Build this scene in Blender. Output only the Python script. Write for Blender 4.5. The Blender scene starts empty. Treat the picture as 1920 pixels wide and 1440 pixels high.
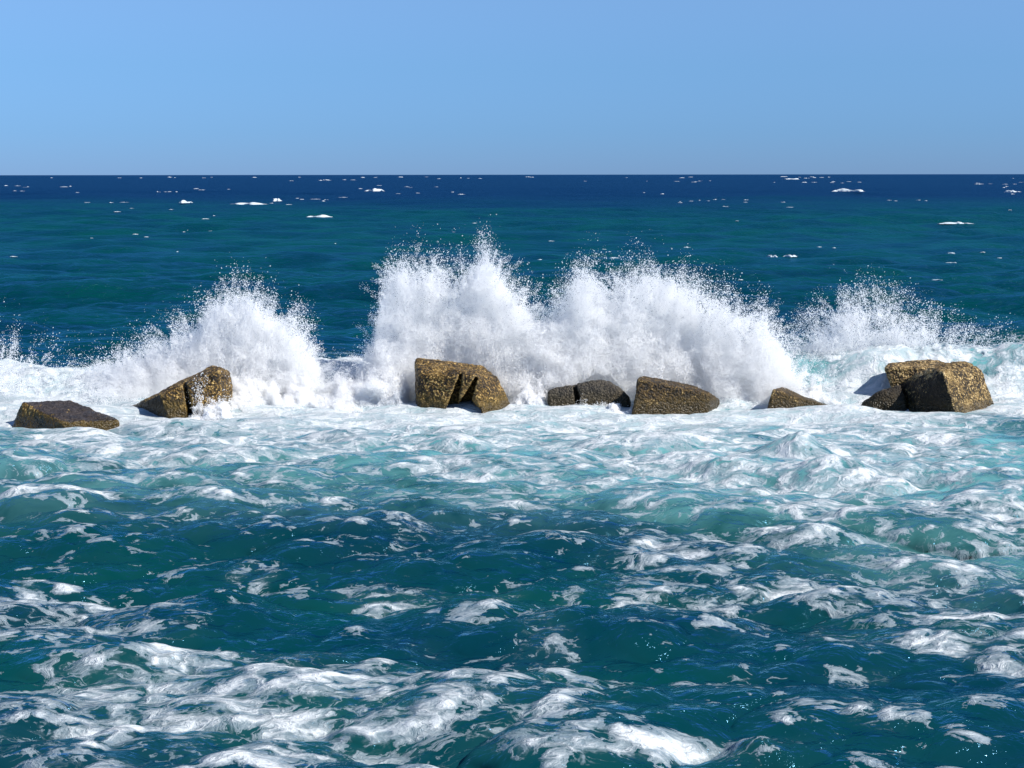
import bpy, bmesh, math, random
import numpy as np
from mathutils import Vector, Matrix

random.seed(7)
rng = np.random.default_rng(7)
S = bpy.context.scene
C = S.collection

# ------------------------------------------------------------------ camera, light, exposure
F = 2600.0                      # focal length in pixels of a 1920 px wide frame
CAM_H = 5.9
PITCH = math.atan(393.0 / F)
cam_d = bpy.data.cameras.new('camera')
cam_d.sensor_width = 36
cam_d.lens = F / 1920 * 36
cam_d.clip_start = 0.1
cam_d.clip_end = 80000
cam = bpy.data.objects.new('camera', cam_d)
cam.location = (0, 0, CAM_H)
cam.rotation_euler = (math.pi / 2 - PITCH, math.radians(0.06), 0)
C.objects.link(cam)
S.camera = cam

SUN = Vector((0.67, -0.29, 0.68)).normalized()         # towards the sun: high on the right
sun_el = math.asin(SUN.z)
sun_az = math.atan2(SUN.x, SUN.y)
W = bpy.data.worlds.new('World')
S.world = W
W.use_nodes = True
wn, wl = W.node_tree.nodes, W.node_tree.links
wn.clear()
wo = wn.new('ShaderNodeOutputWorld')
bg = wn.new('ShaderNodeBackground')
sky = wn.new('ShaderNodeTexSky')
sky.sky_type = 'NISHITA'
sky.sun_disc = False
sky.sun_elevation = sun_el
sky.sun_rotation = sun_az
sky.altitude = 0
sky.air_density = 1.0
sky.dust_density = 0.0
sky.ozone_density = 3.0
tint = wn.new('ShaderNodeMix')
tint.data_type = 'RGBA'
tint.blend_type = 'MULTIPLY'
tint.inputs[0].default_value = 1.0
# cool clear-air tint: strongest in the dusty band at the horizon, fading towards the zenith
tc_ = wn.new('ShaderNodeTexCoord')
sp_ = wn.new('ShaderNodeSeparateXYZ')
rp_ = wn.new('ShaderNodeValToRGB')
wl.new(tc_.outputs['Generated'], sp_.inputs[0])
wl.new(sp_.outputs[2], rp_.inputs[0])
TINTS = [(0.0, (.245, .480, 1.19)), (.03, (.300, .56, 1.17)), (.075, (.44, .70, 1.16)), (.125, (.66, .88, 1.24)), (.35, (.70, .88, 1.15)), (1.0, (.8, .92, 1.05))]
while len(rp_.color_ramp.elements) < len(TINTS):
    rp_.color_ramp.elements.new(.5)
for e_, (p_, c_) in zip(rp_.color_ramp.elements, TINTS):
    e_.position = p_
for e_, (p_, c_) in zip(rp_.color_ramp.elements, TINTS):
    e_.color = (*c_, 1)
wl.new(rp_.outputs[0], tint.inputs[7])
wl.new(sky.outputs[0], tint.inputs[6])
wl.new(tint.outputs[2], bg.inputs[0])
bg.inputs[1].default_value = 0.082
wl.new(bg.outputs[0], wo.inputs[0])

sun_d = bpy.data.lights.new('sun', 'SUN')
sun_d.energy = 5.0
sun_d.angle = math.radians(0.5)
sun_d.color = (1.0, 0.955, 0.88)
sun_o = bpy.data.objects.new('sun', sun_d)
sun_o.rotation_euler = SUN.to_track_quat('Z', 'Y').to_euler()
sun_o.location = SUN * 60
C.objects.link(sun_o)

S.view_settings.view_transform = 'Standard'
S.view_settings.look = 'None'
S.view_settings.exposure = 0.30
S.view_settings.gamma = 1.0
S.view_settings.use_curve_mapping = False
S.render.engine = 'CYCLES'
S.cycles.max_bounces = 13
S.cycles.diffuse_bounces = 13
S.cycles.glossy_bounces = 3
S.cycles.transmission_bounces = 4
S.cycles.transparent_max_bounces = 8
S.cycles.caustics_reflective = False
S.cycles.caustics_refractive = False
S.cycles.use_denoising = True

# ------------------------------------------------------------------ helpers
ca, sa = math.cos(PITCH), math.sin(PITCH)


def ray(px, py):
    u, v = px - 960.0, 720.0 - py
    return Vector((u, F * ca + v * sa, -F * sa + v * ca))


def P(px, py, Y):
    """World point at distance Y ahead whose bearing is that pixel of the photograph."""
    d = ray(px, py)
    return Vector((0, 0, CAM_H)) + d * (Y / d.y)


def G(px, py, z=0.0):
    d = ray(px, py)
    return Vector((0, 0, CAM_H)) + d * ((z - CAM_H) / d.z)


def sstep(a, b, x):
    t = np.clip((x - a) / (b - a), 0, 1)
    return t * t * (3 - 2 * t)


LAT = np.random.default_rng(3).random((64, 64, 64)).astype(np.float32)


def vnoise(x, y, z):
    xi, yi, zi = np.floor(x), np.floor(y), np.floor(z)
    fx, fy, fz = x - xi, y - yi, z - zi
    fx = fx * fx * (3 - 2 * fx); fy = fy * fy * (3 - 2 * fy); fz = fz * fz * (3 - 2 * fz)
    xi = xi.astype(np.int64) & 63; yi = yi.astype(np.int64) & 63; zi = zi.astype(np.int64) & 63
    x1, y1, z1 = (xi + 1) & 63, (yi + 1) & 63, (zi + 1) & 63
    a = LAT[xi, yi, zi] * (1 - fx) + LAT[x1, yi, zi] * fx
    b = LAT[xi, y1, zi] * (1 - fx) + LAT[x1, y1, zi] * fx
    c = LAT[xi, yi, z1] * (1 - fx) + LAT[x1, yi, z1] * fx
    d = LAT[xi, y1, z1] * (1 - fx) + LAT[x1, y1, z1] * fx
    return (a * (1 - fy) + b * fy) * (1 - fz) + (c * (1 - fy) + d * fy) * fz


def fbm(x, y, z, octaves=4, rough=0.5):
    s, amp, tot = 0.0, 1.0, 0.0
    for i in range(octaves):
        k = 2.03 ** i
        s = s + amp * vnoise(x * k + 17.3 * i, y * k + 5.1 * i, z * k + 9.7 * i)
        tot += amp
        amp *= rough
    return s / tot


def fbm2(x, y, octaves=4, rough=0.5, seed=0.0):
    return fbm(x, y, np.full_like(x, 0.37 + seed), octaves, rough)


class Nodes:
    def __init__(self, name):
        self.m = bpy.data.materials.new(name)
        self.m.use_nodes = True
        self.t = self.m.node_tree
        self.t.nodes.clear()
        self.out = self.t.nodes.new('ShaderNodeOutputMaterial')

    def n(self, kind, ins=None, **props):
        nd = self.t.nodes.new(kind)
        for k, v in props.items():
            setattr(nd, k, v)
        for k, v in (ins or {}).items():
            self.put(nd, k, v)
        return nd

    def put(self, nd, k, v):
        if isinstance(v, bpy.types.NodeSocket):
            self.t.links.new(v, nd.inputs[k])
        else:
            nd.inputs[k].default_value = v

    def math(self, op, a, b=0.0, c=0.0, clamp=False):
        return self.n('ShaderNodeMath', {0: a, 1: b, 2: c}, operation=op, use_clamp=clamp).outputs[0]

    def ramp(self, v, a, b, lo=0.0, hi=1.0):
        return self.n('ShaderNodeMapRange', {0: v, 1: a, 2: b, 3: lo, 4: hi}, interpolation_type='SMOOTHSTEP').outputs[0]

    def mix(self, f, a, b):
        return self.n('ShaderNodeMix', {0: f, 6: a, 7: b}, data_type='RGBA').outputs[2]

    def noise(self, vec, scale, detail=4.0, rough=0.5, dist=0.0):
        return self.n('ShaderNodeTexNoise', {'Vector': vec, 'Scale': scale, 'Detail': detail, 'Roughness': rough, 'Distortion': dist}).outputs[0]

    def attr(self, name):
        return self.n('ShaderNodeAttribute', attribute_name=name).outputs['Fac']


def grid_mesh(name, X, Y, Z, attrs=None):
    r, c = X.shape
    me = bpy.data.meshes.new(name)
    co = np.stack([X, Y, Z], -1).reshape(-1, 3).astype(np.float32)
    idx = np.arange(r * c, dtype=np.int32).reshape(r, c)
    q = np.stack([idx[:-1, :-1], idx[:-1, 1:], idx[1:, 1:], idx[1:, :-1]], -1).reshape(-1, 4)
    me.vertices.add(len(co))
    me.vertices.foreach_set('co', co.ravel())
    me.loops.add(q.size)
    me.loops.foreach_set('vertex_index', q.ravel())
    me.polygons.add(len(q))
    me.polygons.foreach_set('loop_start', np.arange(0, q.size, 4, dtype=np.int32))
    me.polygons.foreach_set('use_smooth', np.ones(len(q), bool))
    for k, v in (attrs or {}).items():
        a = me.attributes.new(k, 'FLOAT', 'POINT')
        a.data.foreach_set('value', v.ravel().astype(np.float32))
    me.update(calc_edges=True)
    return me


def link(o, label=None, cat=None, group=None, kind=None, parent=None):
    if o.name not in C.objects:
        C.objects.link(o)
    for k, v in (('label', label), ('category', cat), ('group', group), ('kind', kind)):
        if v:
            o[k] = v
    if parent:
        o.parent = parent
    return o


# ------------------------------------------------------------------ waves (summed spectra, periodic tiles)
def cascade(L, N, lo, hi, rms, wind, spread, seed, chop=1.0, p=3.2):
    g = np.random.default_rng(seed)
    k1 = np.fft.fftfreq(N, L / N) * 2 * np.pi
    kx, ky = np.meshgrid(k1, k1, indexing='ij')
    k = np.hypot(kx, ky)
    k[0, 0] = 1e-6
    lam = 2 * np.pi / k
    band = np.exp(-np.clip(lo / lam - 1, 0, None) ** 2 * 18) * np.exp(-np.clip(lam / hi - 1, 0, None) ** 2 * 18)
    th = np.arctan2(ky, kx) - wind
    d = np.abs(np.cos(th)) ** spread + 0.04
    amp = k ** (-p / 2 - 0.5) * band * d
    amp[0, 0] = 0
    h0 = amp * (g.standard_normal((N, N)) + 1j * g.standard_normal((N, N)))
    h = np.real(np.fft.ifft2(h0))
    f = rms / h.std()
    h0 *= f
    h = h * f
    dx = np.real(np.fft.ifft2(-1j * kx / k * h0)) * chop
    dy = np.real(np.fft.ifft2(-1j * ky / k * h0)) * chop
    fold = np.real(np.fft.ifft2(kx * kx / k * h0 + ky * ky / k * h0)) * chop
    return dict(L=L, N=N, t=np.stack([h, dx, dy, fold], -1).astype(np.float32), rot=g.random() * 0.5 - 0.25, lo=lo)


def sample(c, x, y):
    r = c['rot']
    u = (x * math.cos(r) + y * math.sin(r)) / c['L'] * c['N']
    v = (-x * math.sin(r) + y * math.cos(r)) / c['L'] * c['N']
    ui, vi = np.floor(u), np.floor(v)
    fu, fv = (u - ui)[..., None], (v - vi)[..., None]
    n = c['N']
    ui = ui.astype(np.int64) % n; vi = vi.astype(np.int64) % n
    u1, v1 = (ui + 1) % n, (vi + 1) % n
    t = c['t']
    o = (t[ui, vi] * (1 - fu) + t[u1, vi] * fu) * (1 - fv) + (t[ui, v1] * (1 - fu) + t[u1, v1] * fu) * fv
    h, dx, dy, fold = o[..., 0], o[..., 1], o[..., 2], o[..., 3]
    return h, dx * math.cos(r) - dy * math.sin(r), dx * math.sin(r) + dy * math.cos(r), fold


HP = math.pi / 2
CAS = [
    # tile, wavelength band, rms height; amplitude in the lee and out at sea
    (cascade(640, 512, 11, 60, 1.0, HP, 6, 11, 0.9), 0.032, 0.30),
    (cascade(150, 512, 3.0, 11, 1.0, HP + 0.15, 2.0, 12, 1.05), 0.070, 0.19),
    (cascade(46, 512, 0.9, 3.0, 1.0, HP - 0.1, 1.2, 13, 1.2), 0.080, 0.06),
    (cascade(15, 512, 0.24, 0.9, 1.0, HP + 0.2, 0.9, 14, 1.3), 0.026, 0.015),
]


# the swell that breaks over the blocks: crest height (m) and distance (m) along x
RX = np.array([-60, -14, -11.5, -9.5, -7.5, -6, -4, -2.5, 0, 3, 6, 7.6, 9, 11, 13, 16, 60.0])
RH = np.array([0.3, 0.36, 0.30, 0.22, 0.4, 0.7, 0.45, 0.8, 0.9, 0.9, 0.75, 0.85, 0.95, 1.08, 1.12, 1.1, 0.8])


def ridge(x, y):
    h = np.interp(x, RX, RH)
    yc = 38.6 + 0.5 * np.sin(x * 0.31 + 1) + 0.25 * np.sin(x * 1.1)
    w = np.where(y < yc, 1.15, 2.6)
    return h * np.exp(-np.abs((y - yc) / w) ** 2.2)


def blobs(x, y, lst):
    s = np.zeros_like(x)
    for cx, cy, rx, ry, wgt in lst:
        c = G(cx, cy)
        ya, yb = G(cx, cy - ry).y, G(cx, cy + ry).y
        wx, wy = rx * c.y / F, (ya - yb) / 2
        d2 = ((x - c.x) / wx) ** 2 + ((y - (ya + yb) / 2) / wy) ** 2
        s = np.maximum(s, wgt * np.exp(-0.7 * d2 ** 1.4))
    return s


# patches of foam as they lie on the water: (x, y, half width, half height in the photograph's pixels, density)
FOAM = [
    (420, 1310, 430, 85, .78), (150, 1330, 280, 80, .72), (330, 1255, 220, 45, .74), (760, 1350, 330, 90, .60), (480, 1330, 150, 22, .9), (260, 1250, 90, 16, .92), (700, 1375, 200, 20, .86),
    (180, 1415, 300, 50, .62), (560, 1420, 330, 45, .72), (1150, 1440, 300, 20, .86), (900, 1405, 160, 40, .6),
    (110, 1170, 230, 60, .62), (60, 1215, 160, 50, .66), (50, 1070, 70, 16, .9), (110, 1107, 25, 7, .9),
    (0, 1130, 60, 70, .6), (620, 1265, 170, 30, .62), (850, 1290, 140, 45, .6),
    (1010, 1220, 100, 150, .5), (1080, 1310, 140, 70, .54), (980, 1380, 160, 60, .52), (880, 1140, 140, 30, .42),
    (495, 1052, 45, 14, .66), (548, 1075, 32, 32, .7), (735, 1102, 80, 22, .68), (1010, 1100, 30, 24, .75),
    (860, 1080, 60, 20, .45), (1240, 1030, 110, 45, .66), (1330, 1020, 130, 40, .55), (1250, 1115, 200, 30, .75),
    (1180, 1080, 90, 30, .6), (1490, 1005, 90, 26, .9), (1620, 1100, 210, 40, .70), (1560, 1105, 120, 14, .9), (1480, 1098, 90, 12, .85), (1700, 1130, 260, 80, .5),
    (1750, 1060, 230, 80, .56), (1840, 1170, 170, 50, .68), (1250, 1070, 260, 90, .47), (1330, 1160, 200, 40, .4), (1780, 1195, 80, 22, .9), (1600, 1180, 120, 28, .55),
    (1900, 1230, 70, 60, .72), (1850, 1010, 130, 30, .6), (1600, 1260, 120, 25, .42), (1500, 1335, 80, 18, .5),
    (1650, 1410, 130, 30, .6), (1330, 1320, 80, 22, .5), (760, 1190, 60, 18, .35), (1560, 1190, 90, 16, .5),
    (120, 953, 130, 12, .95), (400, 950, 170, 9, .62), (640, 945, 110, 14, .6), (900, 940, 150, 22, .68),
    (720, 990, 60, 26, .62), (240, 985, 200, 12, .38), (30, 1000, 60, 10, .4), (1050, 950, 120, 16, .5),
    (1400, 940, 190, 18, .9), (1600, 960, 200, 24, .78), (1800, 960, 180, 32, .76), (1380, 890, 90, 36, .86),
    (1550, 915, 220, 42, .8), (1750, 900, 220, 36, .8), (1490, 860, 90, 26, .84), (1100, 900, 220, 50, .74),
    (880, 885, 120, 40, .84), (560, 895, 330, 18, .56), (200, 880, 240, 12, .6),
]


def fields(x, y):
    """Foam cover, bubbles in the water, and roughness of the sea at a place."""
    wx = (fbm2(x * .35, y * .35, 3, seed=1) - .5) * 2.4
    wy = (fbm2(x * .35, y * .35, 3, seed=7) - .5) * 2.4
    X, Y = x + wx, y + wy
    D = blobs(X, Y, FOAM)
    D = np.maximum(D, .17 + .62 * (fbm2(x * .18, y * .25, 3, seed=6) - .38) + .07 * sstep(-2, 6, x))
    for cx, cy, w, hgt in LUMPS[:4]:
        c = G(cx, cy)
        D = np.maximum(D, .93 * np.exp(-((x - c.x) / w) ** 2 - ((y - c.y - .1) / (w * .8)) ** 2))
    D = D * np.where(y > 44, 0, 1)
    D = D * (.76 + .40 * fbm2(x * .7, y * .9, 3, seed=8))
    edge = 27.2 + 1.8 * np.sin(x * .5 + 2) + 2.0 * sstep(-2, -9, x) - 1.4 * sstep(-2, 3, x) + 4 * sstep(8.5, 12, x)
    apron = sstep(-1.8, 1.6, Y - edge) * (1 - sstep(40.5, 42.5, y))
    D = np.maximum(D, apron * (.76 + .08 * sstep(28, 31, y) + .16 * sstep(31.5, 34, y) + .20 * (fbm2(x * .5, y * .9, 3, seed=12) - .5)))
    D = np.maximum(D, (.52 + .30 * (fbm2(x * .4, y * .6, 3, seed=13) - .5)) * (.80 + .2 * sstep(-4, 3, x)) * sstep(23.0, 25.0, y + .12 * x) * (1 - sstep(40, 41, y)))
    D = np.where((x > 9.2) & (y > 30), D * (1 - .38 * sstep(9.5, 12.5, x) * sstep(35, 32.8, y)), D)
    D = np.maximum(D, 1.05 * sstep(35.0, 36.2, y) * (1 - sstep(40.8, 41.8, y)))
    # glassy green faces of the breaking swell on the right and a gap on the left
    D = np.where(y > 37.2, D * (1 - .30 * np.exp(-((x - 8.1) / 1.2) ** 2) - .26 * np.exp(-((x - 13.8) / 1.7) ** 2)
                                - .30 * np.exp(-((x + 11.3) / 1.6) ** 2) * sstep(38.0, 39.0, y)), D)
    # wisps on the open water just beyond
    D = np.maximum(D, .52 * sstep(41, 42, y) * (1 - sstep(43, 49, y)) * (sstep(.50, .62, fbm2(x * .22, y * .1, 2, seed=3))))
    A = sstep(21.5, 26.0, y) * (1 - sstep(39.5, 42.5, y))
    A = A * (.45 + .55 * sstep(-3.5, 3.0, x + (y - 28) * .6)) + .25 * sstep(26, 29, y) * (1 - sstep(36, 38, y))
    A = np.maximum(A, .75 * np.exp(-((x - 4.6) / 4.2) ** 2 - ((y - 25.8) / 2.6) ** 2))
    A = np.maximum(A, .45 * np.exp(-((x - 7.5) / 3.0) ** 2 - ((y - 21.5) / 2.2) ** 2))
    A = np.maximum(A, .9 * sstep(35, 37, y) * (1 - sstep(40, 41.2, y)))
    A = np.maximum(A, .09 * D)
    A = A * (1 - .75 * sstep(10, 12.5, x) * sstep(35, 33, y))
    return np.clip(D, 0, 1.1), np.clip(A, 0, 1)


LUMPS = [(1370, 895, .5, .36), (1480, 862, .28, .34), (1522, 862, .24, .24), (1500, 1003, .42, .24), (1580, 1120, .5, .12),
         (1040, 1428, .45, .14), (1430, 1430, .24, .22), (1790, 1190, .25, .16), (1009, 1100, .2, .13), (190, 1255, .42, .16),
         (1010, 1175, .9, .14), (1560, 905, .4, .2), (1700, 905, .35, .2), (1850, 920, .5, .2), (900, 880, .5, .16), (1200, 1180, .7, .14),
         (130, 955, .8, .12), (60, 955, .5, .12), (1545, 985, .6, .15), (410, 1130, .35, .12), (300, 1245, .4, .12)]


def surface(x, y, spacing, D, A):
    sea = sstep(37, 45, y)
    z = np.zeros_like(x); ox = np.zeros_like(x); oy = np.zeros_like(x); fo = np.zeros_like(x)
    gust = .75 + .5 * fbm2(x * .08, y * .08, 2, seed=5)
    for c, lee, out in CAS:
        a = (lee * (1 - sea) + out * sea) * (1 - sstep(.22, .45, spacing / c['lo'])) * gust
        a = a * (1 - .62 * sstep(29.5, 32, y) * (1 - sea)) if c['lo'] > 2 else a * (1 - .3 * sstep(29.5, 32, y) * (1 - sea))
        h, dx, dy, f = sample(c, x, y)
        z += h * a; ox += dx * a; oy += dy * a; fo += f * a
    z += ridge(x, y)
    for cx, cy, w, hgt in LUMPS:
        c = G(cx, cy)
        d2 = ((x - c.x) / (w * 1.6)) ** 2 + ((y - c.y) / w) ** 2
        z += hgt * np.exp(-d2) * (.6 + .8 * fbm2(x * 3, y * 3, 3, seed=2))
    # puffed, broken relief of thick foam
    near = 1 - sstep(.06, .25, spacing)
    thick = sstep(.55, 1.0, D)
    z += thick * near * (.05 * (fbm2(x * 2.2, y * 2.2, 4, .55, seed=9) - .5))
    z += -.05 * sstep(29.5, 32, y) * (1 - sstep(37, 38, y))
    z += sstep(36.6, 37.6, y) * (1 - sstep(40, 41.5, y)) * .55 * (fbm2(x * 1.5, y * 1.5, 4, .6, seed=4) - .45)
    return z, ox, oy, fo


def sea_height(x, y):
    a, b = np.array([[float(x)]]), np.array([[float(y)]])
    D, A = fields(a, b)
    return float(surface(a, b, np.full_like(a, .02 + y * .004), D, A)[0][0, 0])


ys = [8.5]
while ys[-1] < 30000:
    ys.append(ys[-1] + 0.00088 * ys[-1] ** 1.35)
ys = np.array(ys)
th = np.radians(np.linspace(-23.2, 23.2, 760))
side = np.radians(np.array([24.0, 25, 26.2, 27.6, 29.2, 31, 33.2, 36, 39.5, 44, 50, 58, 68, 76]))
tn = np.tan(np.concatenate([-side[::-1], th, side]))
YY, TT = np.meshgrid(ys, tn, indexing='ij')
XX = (YY + 5.0) * TT
SP = np.maximum(np.gradient(ys)[:, None] * .75, (YY + 5) * np.gradient(tn)[None, :])
D, A = fields(XX, YY)
Z, OX, OY, FO = surface(XX, YY, SP, D, A)
crest = np.clip(FO, -1, 2)
sea_me = grid_mesh('sea', XX + OX, YY + OY, Z, dict(foam=D, bubbles=A, fold=crest))

# ------------------------------------------------------------------ materials
w = Nodes('sea_water')
geo = w.n('ShaderNodeNewGeometry')
pos = geo.outputs['Position']
sep = w.n('ShaderNodeSeparateXYZ', {0: pos})
px_, py_, pz_ = sep.outputs
flat = w.n('ShaderNodeCombineXYZ', {0: px_, 1: py_, 2: 0.0}).outputs[0]
wide = w.n('ShaderNodeCombineXYZ', {0: w.math('MULTIPLY', px_, .62), 1: py_, 2: 0.0}).outputs[0]
foam_a, bub, fold = w.attr('foam'), w.attr('bubbles'), w.attr('fold')
# water colour: navy offshore, teal over the sand, paler where bubbles are mixed in
edge_n = w.noise(flat, .006, 3, .5)
far = w.ramp(w.math('ADD', py_, w.math('MULTIPLY', w.math('SUBTRACT', edge_n, .5), 340.0)), 160.0, 370.0)
mid = w.ramp(w.math('ADD', py_, w.math('MULTIPLY', w.math('SUBTRACT', w.noise(flat, .03, 3, .5), .5), 70.0)), 65.0, 120.0)
patch = w.ramp(w.noise(w.n('ShaderNodeCombineXYZ', {0: w.math('MULTIPLY', px_, .25), 1: w.math('MULTIPLY', py_, .5), 2: 0.0}).outputs[0], .5, 4, .55), .35, .65)
near_c = w.mix(patch, (.0004, .034, .054, 1), (.0006, .054, .057, 1))
shelf = w.mix(patch, (.0005, .040, .066, 1), (.0008, .060, .062, 1))
body = w.mix(mid, near_c, shelf)
body = w.mix(far, body, (.0005, .018, .060, 1))
body = w.mix(w.math('MULTIPLY', bub, w.ramp(w.noise(wide, 1.3, 4, .6, .6), .15, .75)), body, (.17, .45, .47, 1))
# fine ripples
dist = w.math('MAXIMUM', py_, 5.0)
r0 = w.noise(wide, 1.5, 5, .58, .5)
ridged = w.math('SUBTRACT', 1.0, w.math('ABSOLUTE', w.math('MULTIPLY_ADD', r0, 2.0, -1.0)))
r1 = w.noise(wide, 3.6, 3, .55, .3)
r2 = w.noise(wide, 11.0, 3, .6, .2)
r3 = w.noise(wide, .55, 4, .6, .2)
thin_ = w.n('ShaderNodeCombineXYZ', {0: w.math('MULTIPLY', px_, .34), 1: py_, 2: 0.0}).outputs[0]
r4 = w.noise(thin_, 1.7, 4, .62, .3)
b4 = w.n('ShaderNodeBump', {'Strength': w.ramp(py_, 34.0, 60.0, 0.0, 1.0), 'Distance': .9, 'Height': r4}).outputs[0]
b3 = w.n('ShaderNodeBump', {'Strength': w.ramp(py_, 40.0, 90.0, 0.0, .9), 'Distance': 1.4, 'Height': r3, 'Normal': b4}).outputs[0]
b0 = w.n('ShaderNodeBump', {'Strength': 1.0, 'Distance': .15, 'Height': ridged, 'Normal': b3}).outputs[0]
b1 = w.n('ShaderNodeBump', {'Strength': .9, 'Distance': .09, 'Height': r1, 'Normal': b0}).outputs[0]
b2 = w.n('ShaderNodeBump', {'Strength': w.ramp(py_, 20.0, 80.0, .75, .3), 'Distance': .016, 'Height': r2, 'Normal': b1}).outputs[0]
dot = w.n('ShaderNodeVectorMath', {0: b2, 1: geo.outputs['Incoming']}, operation='DOT_PRODUCT').outputs['Value']
cs = w.math('SQRT', w.math('ADD', w.math('POWER', w.math('MAXIMUM', dot, 0.0), 2.0), w.ramp(py_, 15, 200, .004, .05)))
fres = w.math('ADD', w.math('MULTIPLY', w.math('POWER', w.math('SUBTRACT', 1.0, w.math('MINIMUM', cs, 1.0)), 5.0), .80), .010)
diff = w.n('ShaderNodeBsdfDiffuse', {'Color': body, 'Normal': w.n('ShaderNodeCombineXYZ', {2: 1.0}).outputs[0]})
gloss = w.n('ShaderNodeBsdfGlossy', {'Color': (.24, .60, .95, 1), 'Roughness': w.ramp(py_, 15, 150, .10, .28), 'Normal': b2})
water = w.n('ShaderNodeMixShader', {0: fres, 1: diff.outputs[0], 2: gloss.outputs[0]})
# foam lying on the water
warp = w.n('ShaderNodeTexNoise', {'Vector': wide, 'Scale': 1.4, 'Detail': 4, 'Roughness': .55})
wv = w.n('ShaderNodeVectorMath', {0: wide, 1: w.n('ShaderNodeVectorMath', {0: w.n('ShaderNodeVectorMath', {0: warp.outputs['Color'], 1: (.5, .5, .5)}, operation='SUBTRACT').outputs[0], 'Scale': .95}, operation='SCALE').outputs[0]}, operation='ADD').outputs[0]
sheet = w.noise(wv, 1.75, 7, .64, .3)
rn = w.noise(wv, 2.7, 6, .60, .6)
net = w.math('POWER', w.math('SUBTRACT', 1.0, w.math('ABSOLUTE', w.math('MULTIPLY_ADD', rn, 2.6, -1.3))), 3.0)
cells = w.n('ShaderNodeTexVoronoi', {'Vector': wv, 'Scale': 4.2, 'Smoothness': .5}, feature='SMOOTH_F1').outputs['Distance']
cells2 = w.n('ShaderNodeTexVoronoi', {'Vector': wv, 'Scale': 8.5, 'Smoothness': .4}, feature='SMOOTH_F1').outputs['Distance']
lace = w.math('ADD', w.math('MULTIPLY', cells, .45), w.math('MULTIPLY', cells2, .22))
pat = w.math('ADD', w.math('MULTIPLY', sheet, .74), w.math('ADD', w.math('MULTIPLY', net, .17), w.math('MULTIPLY', lace, .40)))      # roughly .35 .. .85
pat = w.ramp(pat, .40, .87)
thr = w.math('SUBTRACT', w.math('SUBTRACT', 1.02, foam_a), w.ramp(fold, .45, 1.2, 0.0, .34))
lvl = w.math('SUBTRACT', pat, thr)
cover = w.ramp(lvl, -.016, .026)
veil = w.math('MULTIPLY', w.ramp(lvl, -.26, .0), w.math('MULTIPLY', w.ramp(w.noise(wv, 6.0, 4, .65), .44, .62), w.ramp(foam_a, .35, .85, .0, .66)))
fleck = w.math('MULTIPLY', w.ramp(w.noise(wide, 7.0, 2, .5, .8), .70, .74), w.ramp(foam_a, .22, .5, 0.0, .75))
thick = w.ramp(lvl, .03, .62)
fine = w.noise(wide, 14.0, 4, .6)
cover = w.math('MAXIMUM', w.math('MULTIPLY', cover, w.math('ADD', .62, w.math('MULTIPLY', thick, .38))), w.math('MULTIPLY', w.ramp(net, .86, .97), w.math('MULTIPLY', w.ramp(foam_a, .26, .55, 0.0, .62), w.ramp(fine, .40, .56))))
cover = w.math('MAXIMUM', cover, w.math('MAXIMUM', veil, fleck))
rich = w.math('MAXIMUM', thick, w.ramp(foam_a, .8, 1.0, 0.0, .8))
fcol = w.mix(rich, (.27, .34, .39, 1), (.64, .68, .70, 1))
fb = w.n('ShaderNodeBump', {'Strength': .8, 'Distance': .055, 'Height': w.math('ADD', w.math('MULTIPLY', lvl, 1.2), w.math('MULTIPLY', fine, .35))}).outputs[0]
foam = w.n('ShaderNodeBsdfDiffuse', {'Color': fcol, 'Normal': fb})
fg = w.n('ShaderNodeBsdfGlossy', {'Color': (1, 1, 1, 1), 'Roughness': .35, 'Normal': fb})
foam2 = w.n('ShaderNodeMixShader', {0: .03, 1: foam.outputs[0], 2: fg.outputs[0]})
allw = w.n('ShaderNodeMixShader', {0: cover, 1: water.outputs[0], 2: foam2.outputs[0]})
w.put(w.out, 'Surface', allw.outputs[0])
sea_me.materials.append(w.m)
sea = link(bpy.data.objects.new('sea', sea_me), kind='structure')

# airborne water
s = Nodes('spray_water')
sd = s.n('ShaderNodeBsdfDiffuse', {'Color': (.992, .995, .997, 1)})
st = s.n('ShaderNodeBsdfTranslucent', {'Color': (.992, .995, .997, 1)})
sm = s.n('ShaderNodeMixShader', {0: .5, 1: sd.outputs[0], 2: st.outputs[0]})
s.put(s.out, 'Surface', sm.outputs[0])
SPRAY = s.m

def droplets(name, co, size):
    me = bpy.data.meshes.new(name)
    me.vertices.add(len(co))
    me.vertices.foreach_set('co', co.astype(np.float32).ravel())
    a = me.attributes.new('radius', 'FLOAT', 'POINT')
    a.data.foreach_set('value', size.astype(np.float32))
    me.materials.append(SPRAY)
    o = bpy.data.objects.new(name, me)
    C.objects.link(o)
    for q_ in bpy.context.selected_objects:
        q_.select_set(False)
    bpy.context.view_layer.objects.active = o
    o.select_set(True)
    bpy.ops.object.convert(target='POINTCLOUD')
    o = bpy.context.view_layer.objects.active
    if not len(o.data.materials):
        o.data.materials.append(SPRAY)
    return o


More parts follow.
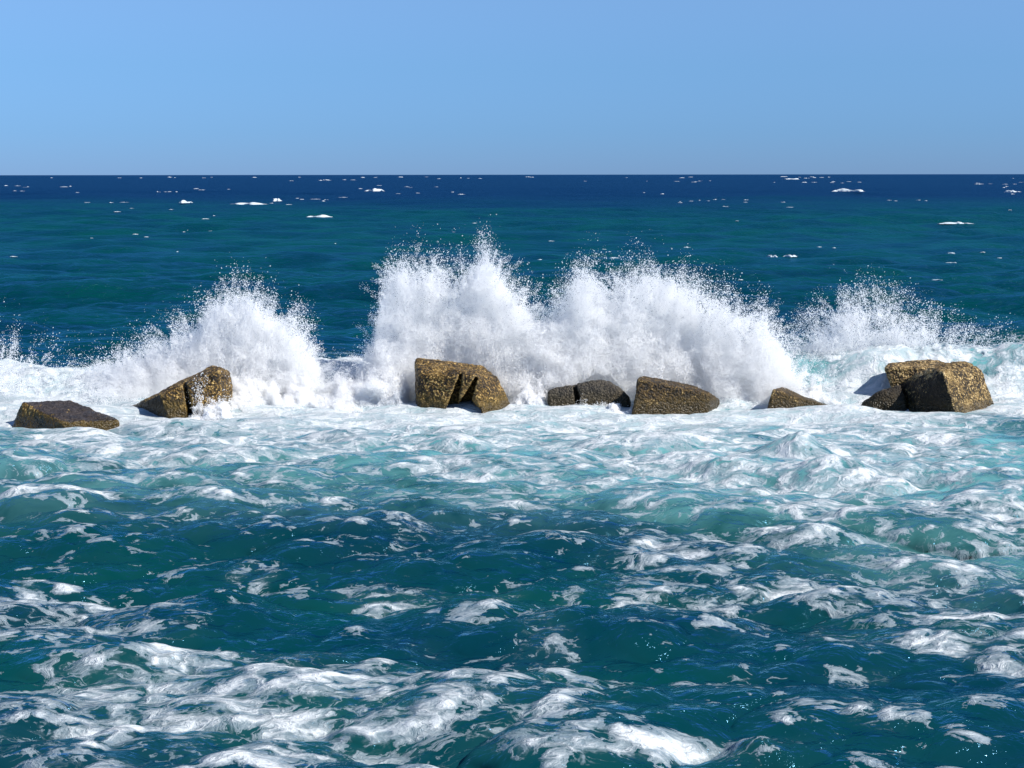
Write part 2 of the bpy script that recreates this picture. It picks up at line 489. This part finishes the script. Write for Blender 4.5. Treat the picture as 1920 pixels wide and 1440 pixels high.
# ------------------------------------------------------------------ concrete blocks
def block_material(name, dark, mid, light, speck=.5, green=0.3, wet=0.0):
    b = Nodes(name)
    tc = b.n('ShaderNodeTexCoord').outputs['Object']
    g = b.n('ShaderNodeNewGeometry')
    z = b.n('ShaderNodeSeparateXYZ', {0: g.outputs['Position']}).outputs[2]
    big = b.noise(tc, 2.2, 4, .6, .4)
    sp = b.noise(tc, 15.0, 3, .62)
    sp2 = b.noise(tc, 38.0, 2, .6)
    vor = b.n('ShaderNodeTexVoronoi', {'Vector': tc, 'Scale': 19.0}, feature='F1').outputs['Distance']
    k = b.math('ADD', b.math('MULTIPLY', sp, .55), b.math('ADD', b.math('MULTIPLY', sp2, .25), b.math('MULTIPLY', big, .28)))
    k = b.math('SUBTRACT', k, b.math('MULTIPLY', vor, .18))
    c = b.mix(b.ramp(k, .40, .50), dark, mid)
    c = b.mix(b.ramp(k, .60 - .14 * speck, .66 - .10 * speck), c, light)
    band = b.math('MULTIPLY', b.ramp(b.math('ADD', z, b.math('MULTIPLY', big, .3)), .62, .22), green)
    c = b.mix(band, c, b.mix(sp, (.05, .04, .008, 1), (.20, .125, .02, 1)))
    if wet:
        c = b.mix(wet, c, (.022, .018, .020, 1))
    pt = g.outputs['Pointiness']
    c = b.mix(b.ramp(pt, .52, .60, 0.0, .45), c, light)
    c = b.mix(b.ramp(b.noise(tc, 1.1, 4, .6, .5), .50, .66, 0.0, .40), c, mid)
    wetb = b.ramp(b.math('ADD', z, b.math('MULTIPLY', big, .22)), .36, .16)
    c = b.mix(b.math('MULTIPLY', wetb, .7), c, (.035, .024, .007, 1))
    hgt = b.math('ADD', b.math('MULTIPLY', vor, -1.0), b.math('MULTIPLY', sp, 1.4))
    bp = b.n('ShaderNodeBump', {'Strength': .9, 'Distance': .035, 'Height': hgt}).outputs[0]
    pr = b.n('ShaderNodeBsdfPrincipled', {'Base Color': c, 'Roughness': b.math('SUBTRACT', .62, b.math('MULTIPLY', wetb, .35)), 'Normal': bp, 'Specular IOR Level': .35})
    b.put(b.out, 'Surface', pr.outputs[0])
    return b.m


M_GOLD = block_material('barnacled_concrete', (.010, .006, .002, 1), (.165, .094, .019, 1), (.68, .47, .18, 1), .70, .7)
M_PALE = block_material('pale_barnacled_concrete', (.018, .011, .003, 1), (.30, .19, .060, 1), (.78, .59, .31, 1), .8, .25)
M_DARK = block_material('dark_speckled_concrete', (.009, .005, .0015, 1), (.075, .042, .008, 1), (.60, .43, .19, 1), .42, .3)
M_WET = block_material('wet_grey_concrete', (.020, .018, .014, 1), (.075, .062, .042, 1), (.17, .14, .095, 1), .4, .3, .2)
M_SHADE = block_material('painted_shade_concrete', (.006, .004, .002, 1), (.020, .013, .006, 1), (.075, .05, .02, 1), .4, .15)  # shade on faces out of the sun, painted into the concrete's colour
M_SLAB = block_material('weedy_concrete', (.022, .017, .016, 1), (.060, .047, .042, 1), (.12, .09, .07, 1), .3, 0.0)


def hull_bm(pts):
    bm = bmesh.new()
    for p in pts:
        bm.verts.new(p)
    r = bmesh.ops.convex_hull(bm, input=bm.verts)
    bmesh.ops.delete(bm, geom=[e for e in r['geom_interior'] if isinstance(e, bmesh.types.BMVert)], context='VERTS')
    bmesh.ops.recalc_face_normals(bm, faces=bm.faces)
    return bm


def temp(bm, name='t'):
    me = bpy.data.meshes.new(name)
    bm.to_mesh(me)
    bm.free()
    o = bpy.data.objects.new(name, me)
    C.objects.link(o)
    return o


def prism(poly, Y1, Y2):
    return [P(a, b, Y1) for a, b in poly] + [P(a, b, Y2) for a, b in poly]


def block(corners, cuts, mat, label, seed, group='concrete blocks of the breakwater', rough=.045, extra=None, rnd=.06):
    """Solid block: hull of its corners, rounded, slots cut out, skin broken up by relief."""
    pts = [P(*c) for c in corners]
    base = temp(hull_bm(pts))
    bv = base.modifiers.new('b', 'BEVEL'); bv.width = rnd; bv.segments = 3; bv.limit_method = 'ANGLE'; bv.angle_limit = math.radians(25)
    kill = [base]
    for c in cuts:
        k = temp(hull_bm(prism(*c)))
        kill.append(k)
        bo = base.modifiers.new('s', 'BOOLEAN'); bo.object = k; bo.operation = 'DIFFERENCE'; bo.solver = 'EXACT'
    rm = base.modifiers.new('r', 'REMESH'); rm.mode = 'VOXEL'; rm.voxel_size = .04
    sm = base.modifiers.new('m', 'SMOOTH'); sm.iterations = 1; sm.factor = .5
    dg = bpy.context.evaluated_depsgraph_get()
    me = bpy.data.meshes.new_from_object(base.evaluated_get(dg))
    for k in kill:
        bpy.data.objects.remove(k)
    n = len(me.vertices)
    co = np.empty(n * 3, np.float32); me.vertices.foreach_get('co', co); co = co.reshape(-1, 3).astype(np.float64)
    no = np.empty(n * 3, np.float32); me.vertex_normals.foreach_get('vector', no); no = no.reshape(-1, 3)
    a = co + seed * 3.1
    d = (fbm(a[:, 0] * 1.6, a[:, 1] * 1.6, a[:, 2] * 1.6, 3) - .5) * rough * 1.7 + (fbm(a[:, 0] * 9, a[:, 1] * 9, a[:, 2] * 9, 3, .6) - .5) * rough * 1.5
    co = co + no * d[:, None]
    ctr = Vector(co.mean(0))
    org = np.array([ctr.x, ctr.y, -.8])
    me.vertices.foreach_set('co', (co - org).astype(np.float32).ravel())
    me.polygons.foreach_set('use_smooth', np.ones(len(me.polygons), bool))
    me.materials.clear()
    me.materials.append(mat)
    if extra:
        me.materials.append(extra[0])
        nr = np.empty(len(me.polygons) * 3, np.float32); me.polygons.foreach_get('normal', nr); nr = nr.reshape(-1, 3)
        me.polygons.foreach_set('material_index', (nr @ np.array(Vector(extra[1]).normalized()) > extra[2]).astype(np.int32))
    me.update()
    o = bpy.data.objects.new('concrete_block', me)
    o.location = org
    return link(o, label, 'concrete block', group)


block([(38, 751, 33.4), (120, 792, 32.1), (226, 788, 32.9), (132, 748, 34.9),
       (8, 835, 33.2), (112, 880, 32.0), (224, 880, 32.9), (120, 850, 34.9)], [], M_GOLD,
      'low slab of concrete with a dark weedy top, almost awash, leftmost in the row', 1, extra=(M_SLAB, (.1, -.05, 1), .90), rnd=.08)
block([(300, 739, 34.0), (412, 692, 34.5), (335, 850, 33.8), (418, 820, 34.4), (232, 768, 35.6), (398, 684, 36.0), (432, 694, 36.0),
       (438, 722, 35.6), (290, 860, 35.6), (425, 830, 36.0)],
      [([(337, 700), (345, 700), (366, 800), (357, 800)], 33.0, 34.55), ([(380, 690), (386, 690), (400, 716), (394, 718)], 33.0, 34.75)], M_GOLD,
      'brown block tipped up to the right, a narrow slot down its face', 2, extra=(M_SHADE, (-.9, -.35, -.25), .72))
block([(777, 669, 36.1), (903, 684, 36.5), (934, 708, 35.6), (784, 702, 34.9), (893, 704, 34.5), (783, 810, 34.8), (905, 850, 34.2),
       (985, 820, 35.2), (783, 820, 36.4), (965, 830, 36.7)],
      [([(861, 699), (868, 699), (852, 790), (828, 790)], 33.0, 35.1), ([(891, 704), (897, 704), (872, 790), (840, 790)], 33.0, 35.3),
       ([(868, 753), (884, 751), (902, 768), (902, 850), (846, 850)], 33.0, 35.5)], M_GOLD,
      'largest golden block, two dark slots splitting its face under the tall middle splash', 3)
block([(1026, 731, 35.3), (1028, 820, 35.1), (1085, 728, 35.3), (1118, 711, 35.5), (1142, 714, 35.9), (1180, 740, 35.4), (1185, 820, 35.3), (1028, 820, 36.6),
       (1190, 820, 36.6), (1040, 734, 36.4)],
      [([(1072, 718), (1080, 718), (1096, 790), (1084, 790)], 34, 35.8)], M_WET,
      'dark wet block half lost in spray left of the speckled block', 4)
block([(1195, 709, 34.7), (1330, 737, 35.0), (1176, 830, 34.4), (1320, 850, 34.7), (1204, 703, 36.2), (1300, 722, 36.4), (1350, 750, 36.0), (1340, 830, 36.2), (1190, 830, 36.3)],
      [], M_DARK, 'squarish brown block with pale speckles and a sloping top edge', 5)
block([(1447, 729, 35.1), (1463, 725, 36.2), (1590, 772, 35.3), (1426, 800, 34.9), (1590, 830, 36.2), (1436, 830, 36.4), (1575, 830, 35.0)],
      [], M_DARK, 'small brown wedge of concrete sloping down into the foam on its right', 6, rough=.035)
block([(1655, 688, 36.1), (1752, 692, 35.9), (1672, 728, 36.0), (1663, 681, 36.8), (1750, 673, 37.3), (1790, 682, 37.0), (1790, 810, 36.2), (1695, 800, 36.0), (1740, 800, 37.3)],
      [], M_PALE, 'pale barnacled block perched behind the tall right-hand block', 7)
block([(1768, 696, 34.2), (1812, 850, 33.7), (1745, 688, 35.2), (1682, 720, 36.1), (1650, 850, 35.8), (1815, 678, 36.0), (1840, 692, 35.5), (1886, 820, 35.1), (1838, 830, 36.8), (1700, 830, 37.0),
       (1772, 683, 35.5)],
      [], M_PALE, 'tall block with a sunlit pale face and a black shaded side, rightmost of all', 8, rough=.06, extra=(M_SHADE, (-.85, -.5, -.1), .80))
block([(1614, 754, 35.5), (1650, 734, 35.3), (1686, 722, 35.5), (1700, 760, 35.1), (1600, 800, 35.3), (1705, 820, 35.0), (1620, 820, 36.4), (1700, 820, 36.4), (1690, 722, 36.4)],
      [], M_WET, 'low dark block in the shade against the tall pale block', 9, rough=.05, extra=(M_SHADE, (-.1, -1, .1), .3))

# ------------------------------------------------------------------ splashes
def envelope(pts):
    """Top of a splash, world x -> z, from its outline at distance 37 m."""
    w_ = [P(a, b + 14, 37.2) for a, b in pts]
    return np.array([p.x for p in w_]), np.array([p.z for p in w_])


def clear_of_block(x, y, z):
    a, b = P(1022, 712, 35.2), P(1180, 712, 35.2)
    top = np.interp(x, [a.x - .05, P(1080, 712, 35.2).x, P(1120, 712, 35.2).x, P(1150, 712, 35.2).x, b.x], [P(0, 735, 35.2).z, P(0, 722, 35.2).z, P(0, 706, 35.2).z, P(0, 708, 35.2).z, P(0, 742, 35.2).z])
    top = top - .12 + .16 * (fbm(x * 3, y * 3, z * 2, 3) - .5)
    return 1 - .86 * (x > a.x) * (x < b.x) * (z < top) * (y > 35.0) * (y < 36.7) * 1.0


def splash(name, label, outline, n, seed, yc=37.2, depth=1.15, lean=0.0, sparse=.35, clump=1.0, droplets_n=6000, lo=-.2, drop=None, soft=.5, holes=(), thin=None, strands=1.0):
    g = np.random.default_rng(seed)
    ex, ez = envelope(outline)
    x0, x1, zt = ex[0] - .35, ex[-1] + .35, ez.max() + .9

    def dens(x, y, z):
        zz = z - lo
        # threads fan out from a point under the splash
        xm = .5 * (ex[0] + ex[-1])
        phi = np.arctan2(x - xm, z + 2.6)
        rad = np.hypot(x - xm, z + 2.6)
        wob = (fbm(x * 1.0 + seed, z * .9, y * 1.0, 3) - .5)
        fing = (fbm(phi * 9 * max(1.0, abs(ex[-1] - ex[0]) / 4.5) + wob * 1.5 + seed, rad * .7, y * 1.6, 4, .6) - .5)
        lump = np.abs(fbm(x * 1.25 + seed * 3, y * 1.25, z * 1.25, 4, .55) - .5) * 2
        top = np.interp(x + wob * .35, ex, ez) + fing * .9 * soft * 2 + (.22 - lump) * .6 - .08
        ih = (top - z)
        frac = np.clip(zz / np.maximum(top - lo, .3), 0, 1.3)
        half = depth * (1.0 - .45 * frac)
        c = yc + .25 * np.sin(x * .9 + seed) + (frac - .4) * .45
        dy = np.abs(y - c) / half + (lump - .22) * .9
        n2 = fbm(x * 4.5 + seed, y * 4.5, z * 3.6, 3, .6)
        core = sstep(-.05, .42, ih + (n2 - .5) * 1.1) * (1 - sstep(.80, 1.0, dy + (n2 - .5) * .5))
        n1 = fbm(x * 1.3 + 40 + seed, y * 1.3, z * 1.0, 4, .6)
        deep = sstep(.0, .9, ih)
        dens = core * (.04 + .96 * sstep(.36, .56, n1 * .6 + n2 * .4 + .13 * (1 - frac) + .06 * deep))
        if thin:
            dens = dens * (1 + (thin[2] - 1) * sstep(P(thin[0], 600, yc).x, P(thin[1], 600, yc).x, x))
        for hx, hz, hr in holes:
            dens = dens * (1 - .93 * np.exp(-(((x - hx) ** 2 + (z - hz) ** 2) / hr ** 2) ** 1.5))
        dens = dens * clear_of_block(x, y, z)
        return dens, ih, dy

    out = []
    got = 0
    while got < n:
        m = 700000
        x = g.uniform(x0, x1, m); z = g.uniform(lo, zt, m); y = g.uniform(yc - depth * 1.3, yc + depth * 1.4, m)
        f0 = np.clip((z - lo) / np.maximum(np.interp(x, ex, ez) - lo, .3), 0, 1.3)
        pre = (z < np.interp(x, ex, ez) + .55) & (np.abs(y - yc) < depth * (1.0 - .45 * f0) * 1.25 + .3)
        x, y, z = x[pre], y[pre], z[pre]
        d, ih, dy = dens(x, y, z)
        k = g.random(len(x)) < d
        out.append(np.stack([x[k], y[k], z[k]], -1))
        got += int(k.sum())
        if k.sum() < 2000:
            break
    co = np.concatenate(out)[:n]
    # torn threads of water thrown up and outwards along short arcs
    ns = int((ex[-1] - ex[0]) * 26 * strands)
    if ns:
        sx = g.uniform(ex[0] + .15, ex[-1] - .15, ns)
        sz = np.interp(sx, ex, ez) - g.uniform(.05, .75, ns)
        ok = sz > .35
        sx, sz = sx[ok], sz[ok]
        ns = len(sx)
        sy = yc + g.uniform(-.6, .6, ns) * depth
        ang = (sx - .5 * (ex[0] + ex[-1])) / (ex[-1] - ex[0]) * 1.5 + g.normal(0, .28, ns)
        sp = g.uniform(1.6, 4.4, ns)
        vx, vz, vy = np.sin(ang) * sp, np.cos(ang) * sp, g.normal(0, .5, ns)
        T = g.uniform(.10, .30, ns)
        npt = 110
        t = g.random((ns, npt)) ** .8 * T[:, None]
        fat = (.012 + .16 * t) * g.uniform(.5, 1.2, (ns, 1))
        q = np.stack([sx[:, None] + vx[:, None] * t, sy[:, None] + vy[:, None] * t, sz[:, None] + vz[:, None] * t - 4.9 * t * t], -1)
        q = q + g.normal(0, 1, q.shape) * fat[..., None]
        co = np.concatenate([co, q.reshape(-1, 3)])
    r = .0048 + .0042 * g.random(len(co)) ** 2
    o = droplets(name, co, r)
    link(o, label, 'splash', 'bursts of spray over the breakwater')
    # loose drops thrown out around the edge
    m = droplets_n * 26
    x = g.uniform(x0 - .3, x1 + .3, m); z = g.uniform(.25, zt + .3, m); y = g.uniform(yc - depth, yc + depth, m)
    e0 = np.interp(x, ex, ez) - z
    pre = (e0 > -1.3) & (e0 < 1.6)
    x, y, z = x[pre], y[pre], z[pre]
    d, ih, dy = dens(x, y, z)
    ph = np.arctan2(x - .5 * (ex[0] + ex[-1]), z + 2.6)
    rd = np.hypot(x - .5 * (ex[0] + ex[-1]), z + 2.6)
    cl = .55 * fbm(x * 1.9 + seed, y * 1.9, z * 1.9, 3, .55) + .45 * fbm(ph * 26 + seed, rd * 1.1, y * 2.5, 3, .6)
    pr = np.exp(-np.clip(-ih, 0, 3) / sparse) * sstep(-1.6, .0, ih + .0) * (1 - sstep(.0, 1.1 if thin else .9, ih)) * sstep(.44, .58, cl) * (1 - sstep(.8, 1.2, dy))
    k = g.random(len(x)) < pr * 3
    q = np.stack([x[k], y[k], z[k]], -1)[:droplets_n * 2]
    if len(q):
        rr = .0040 + .0120 * g.random(len(q)) ** 4.5
        dd = droplets('loose_droplets', q, rr)
        link(dd, kind='stuff', parent=o)
    return o


splash('splash', 'peaked white burst of spray above the tipped block with the narrow slot',
       [(120, 745), (170, 712), (235, 668), (280, 640), (330, 612), (375, 590), (392, 560), (420, 543), (460, 546), (492, 556), (520, 582), (560, 603), (585, 628),
        (600, 660), (612, 700), (640, 712), (655, 760)], 420000, 21, lean=0.0, droplets_n=9000)
splash('splash', 'broad tall wall of spray bursting over the largest golden block',
       [(640, 740), (665, 690), (690, 640), (705, 600), (712, 540), (725, 506), (760, 496), (800, 492), (850, 503), (875, 498), (900, 470), (920, 462), (940, 495), (960, 535),
        (1000, 572), (1035, 600), (1070, 650), (1090, 710)], 600000, 22, droplets_n=12000)
splash('splash', 'long jagged wall of spray above the wet block and the speckled block',
       [(950, 730), (980, 655), (1015, 604), (1050, 555), (1085, 508), (1110, 500), (1140, 525), (1165, 515), (1180, 505), (1230, 505), (1280, 525), (1320, 552), (1400, 578),
        (1440, 592), (1462, 620), (1475, 655), (1500, 700), (1520, 740)], 750000, 23, droplets_n=13000)
splash('splash', 'thin glittering fan of droplets behind the small wedge and the pale block',
       [(1480, 710), (1510, 655), (1530, 632), (1560, 612), (1600, 572), (1640, 575), (1700, 585), (1735, 605), (1765, 625), (1800, 640), (1850, 650), (1890, 672)], 150000, 24,
       droplets_n=17000, sparse=.5, yc=38.4, depth=.8, thin=(1722, 1765, .03))


def surge(label, outline, n, seed, yc, depth, lo=-.15):
    o = splash('surge', label, outline, n, seed, yc=yc, depth=depth, droplets_n=2500, lo=lo, soft=.3, sparse=.22, strands=.35)
    o['category'] = 'whitewater'
    o['group'] = 'low whitewater spilling between the blocks'


surge('low churning whitewater behind the awash slab at the left edge',
      [(-260, 700), (-100, 685), (0, 684), (60, 694), (110, 694), (160, 680), (235, 655), (290, 650), (350, 680), (390, 740)], 260000, 31, 37.6, 1.2)
surge('whitewater spilling between the tipped block and the largest golden block',
      [(392, 765), (405, 722), (425, 705), (470, 690), (540, 695), (600, 705), (660, 690), (720, 670), (765, 690), (782, 755)], 340000, 32, 35.9, .9)
surge('whitewater tumbling between the largest golden block and the dark wet block',
      [(940, 765), (955, 720), (980, 700), (1010, 700), (1035, 735), (1060, 758)], 80000, 33, 35.5, .6)
surge('little ledge of white water heaped against the foot of the dark wet block',
      [(1050, 745), (1066, 716), (1090, 704), (1118, 713), (1140, 701), (1162, 712), (1180, 745)], 30000, 37, 34.85, .28)
surge('whitewater pouring past the small wedge of concrete',
      [(1335, 760), (1350, 722), (1390, 700), (1450, 700), (1520, 712), (1600, 725), (1660, 735), (1700, 765)], 200000, 34, 36.8, .9)
surge('spray tumbling forward at the far right beyond the tall pale block',
      [(1840, 740), (1870, 712), (1920, 700), (2000, 700), (2100, 720)], 60000, 35, 37.6, .8)

splash('splash', 'scatter of loose drops in the air at the left edge, above the low whitewater',
       [(-160, 670), (-80, 632), (-20, 628), (30, 650), (70, 668), (110, 700)], 5000, 25, strands=.3, droplets_n=2600, sparse=.5, yc=37.8, depth=.7, thin=(-200, -150, .03))
surge('knot of white spray clinging to the right-hand foot of the tipped block',
      [(392, 775), (400, 738), (412, 718), (432, 706), (470, 712), (505, 765)], 60000, 36, 33.95, .35)

# ------------------------------------------------------------------ whitecaps out at sea
w2 = Nodes('whitecap_foam')
bp = w2.n('ShaderNodeBump', {'Strength': .6, 'Distance': .15, 'Height': w2.noise(w2.n('ShaderNodeTexCoord').outputs['Object'], 2.5, 4, .6)}).outputs[0]
w2.put(w2.out, 'Surface', w2.n('ShaderNodeBsdfDiffuse', {'Color': (.56, .63, .68, 1), 'Normal': bp}).outputs[0])
CAPM = w2.m


def cap_geo(px, py, wpx, hpx, seed):
    """A strip of broken crest foam: ragged in plan, rounded in section."""
    c = G(px, py)
    L, H = wpx * c.y / F, max(.62 * hpx * c.y / F, .04)
    g = np.random.default_rng(seed)
    n, m = 22, 7
    u = np.linspace(-1, 1, n)[:, None] * np.ones((1, m))
    v = np.linspace(0, math.pi, m)[None, :] * np.ones((n, 1))
    prof = (1 - np.abs(u) ** 2.2) * (.35 + 1.1 * np.interp(u, np.linspace(-1, 1, 9), g.random(9)))
    bend = np.interp(u, np.linspace(-1, 1, 6), g.standard_normal(6)) * H * 1.6
    dep = max(H * 2.2, L * .10)
    X = u * L / 2 + g.standard_normal(u.shape) * .02 * L
    Y_ = -np.cos(v) * dep * prof + bend + g.standard_normal(u.shape) * .05 * dep
    Zz = np.sin(v) * H * prof - .12 * H
    z0 = sea_height(c.x, c.y) + .0009 * min(c.y, 400)
    return c.x, c.y, z0, X, Y_, Zz


BIG = [(702, 361, 34, 5, 'whitecap cresting high on the horizon sea, upper middle'),
       (466, 381, 66, 4, 'long thin whitecap left of the centre far offshore'), (518, 379, 20, 6, 'short whitecap at the right end of the long thin one'),
       (348, 387, 26, 5, 'small whitecap far out on the left of the long thin one'), (598, 410, 44, 5, 'wavy whitecap on a green swell, nearer than the long thin one'),
       (762, 416, 38, 9, 'brightest whitecap, a hump of foam on the green swell'), (812, 421, 28, 3, 'foam trail just right of the brightest whitecap'),
       (1588, 366, 52, 6, 'broad whitecap on the dark water right of the tallest spray'), (1484, 337, 30, 3, 'flat whitecap almost on the horizon at the right'),
       (1898, 364, 28, 5, 'slanting whitecap near the right edge under the horizon'), (1790, 425, 62, 4, 'long flat whitecap on the green water at the right'),
       (1480, 491, 26, 4, 'curved strand of foam on the near dark swell'), (1448, 490, 18, 5, 'clot of foam left of the curved strand')]
for i, (a, b, wd, h, lab) in enumerate(BIG):
    x, y, z, X, Y_, Zz = cap_geo(a, b, wd * 1.1, h * 1.35, 100 + i)
    me = grid_mesh('whitecap', X, Y_, Zz)
    me.materials.append(CAPM)
    o = link(bpy.data.objects.new('whitecap', me), lab, 'whitecap', 'whitecaps breaking offshore')
    o.location = (x, y, z)

bmall = []
g = np.random.default_rng(55)
small = []
for i in range(62):
    py = 331 + 72 * g.random() ** 1.4
    cx = g.uniform(-250, 2170)
    for j in range(1 + int(g.integers(0, 5))):
        small.append((cx + g.normal() * 38, py + abs(g.normal()) * 1.2, g.uniform(3, 12) * (1 + .9 * (g.random() < .15)), g.uniform(.5, 1.5)))
for i in range(60):
    small.append((g.uniform(-250, 2170), g.uniform(385, 500), g.uniform(4, 16), g.uniform(.7, 1.6)))
for i in range(16):
    small.append((g.uniform(-100, 2020), g.uniform(480, 620), g.uniform(8, 26), g.uniform(.8, 2.0)))
vs, fs, k = [], [], 0
for i, (a, b, wd, h) in enumerate(small):
    x, y, z, X, Y_, Zz = cap_geo(a, b, wd, h, 300 + i)
    X, Y_, Zz = X[::2], Y_[::2], Zz[::2]
    r, c = X.shape
    vs.append(np.stack([X + x, Y_ + y, Zz + z], -1).reshape(-1, 3))
    idx = np.arange(r * c).reshape(r, c) + k
    fs.append(np.stack([idx[:-1, :-1], idx[:-1, 1:], idx[1:, 1:], idx[1:, :-1]], -1).reshape(-1, 4))
    k += r * c
me = bpy.data.meshes.new('distant_whitecaps')
me.from_pydata(np.concatenate(vs).tolist(), [], np.concatenate(fs).tolist())
me.polygons.foreach_set('use_smooth', np.ones(len(me.polygons), bool))
me.materials.append(CAPM)
link(bpy.data.objects.new('distant_whitecaps', me), 'specks of foam scattered over the sea towards the horizon', 'foam', kind='stuff')
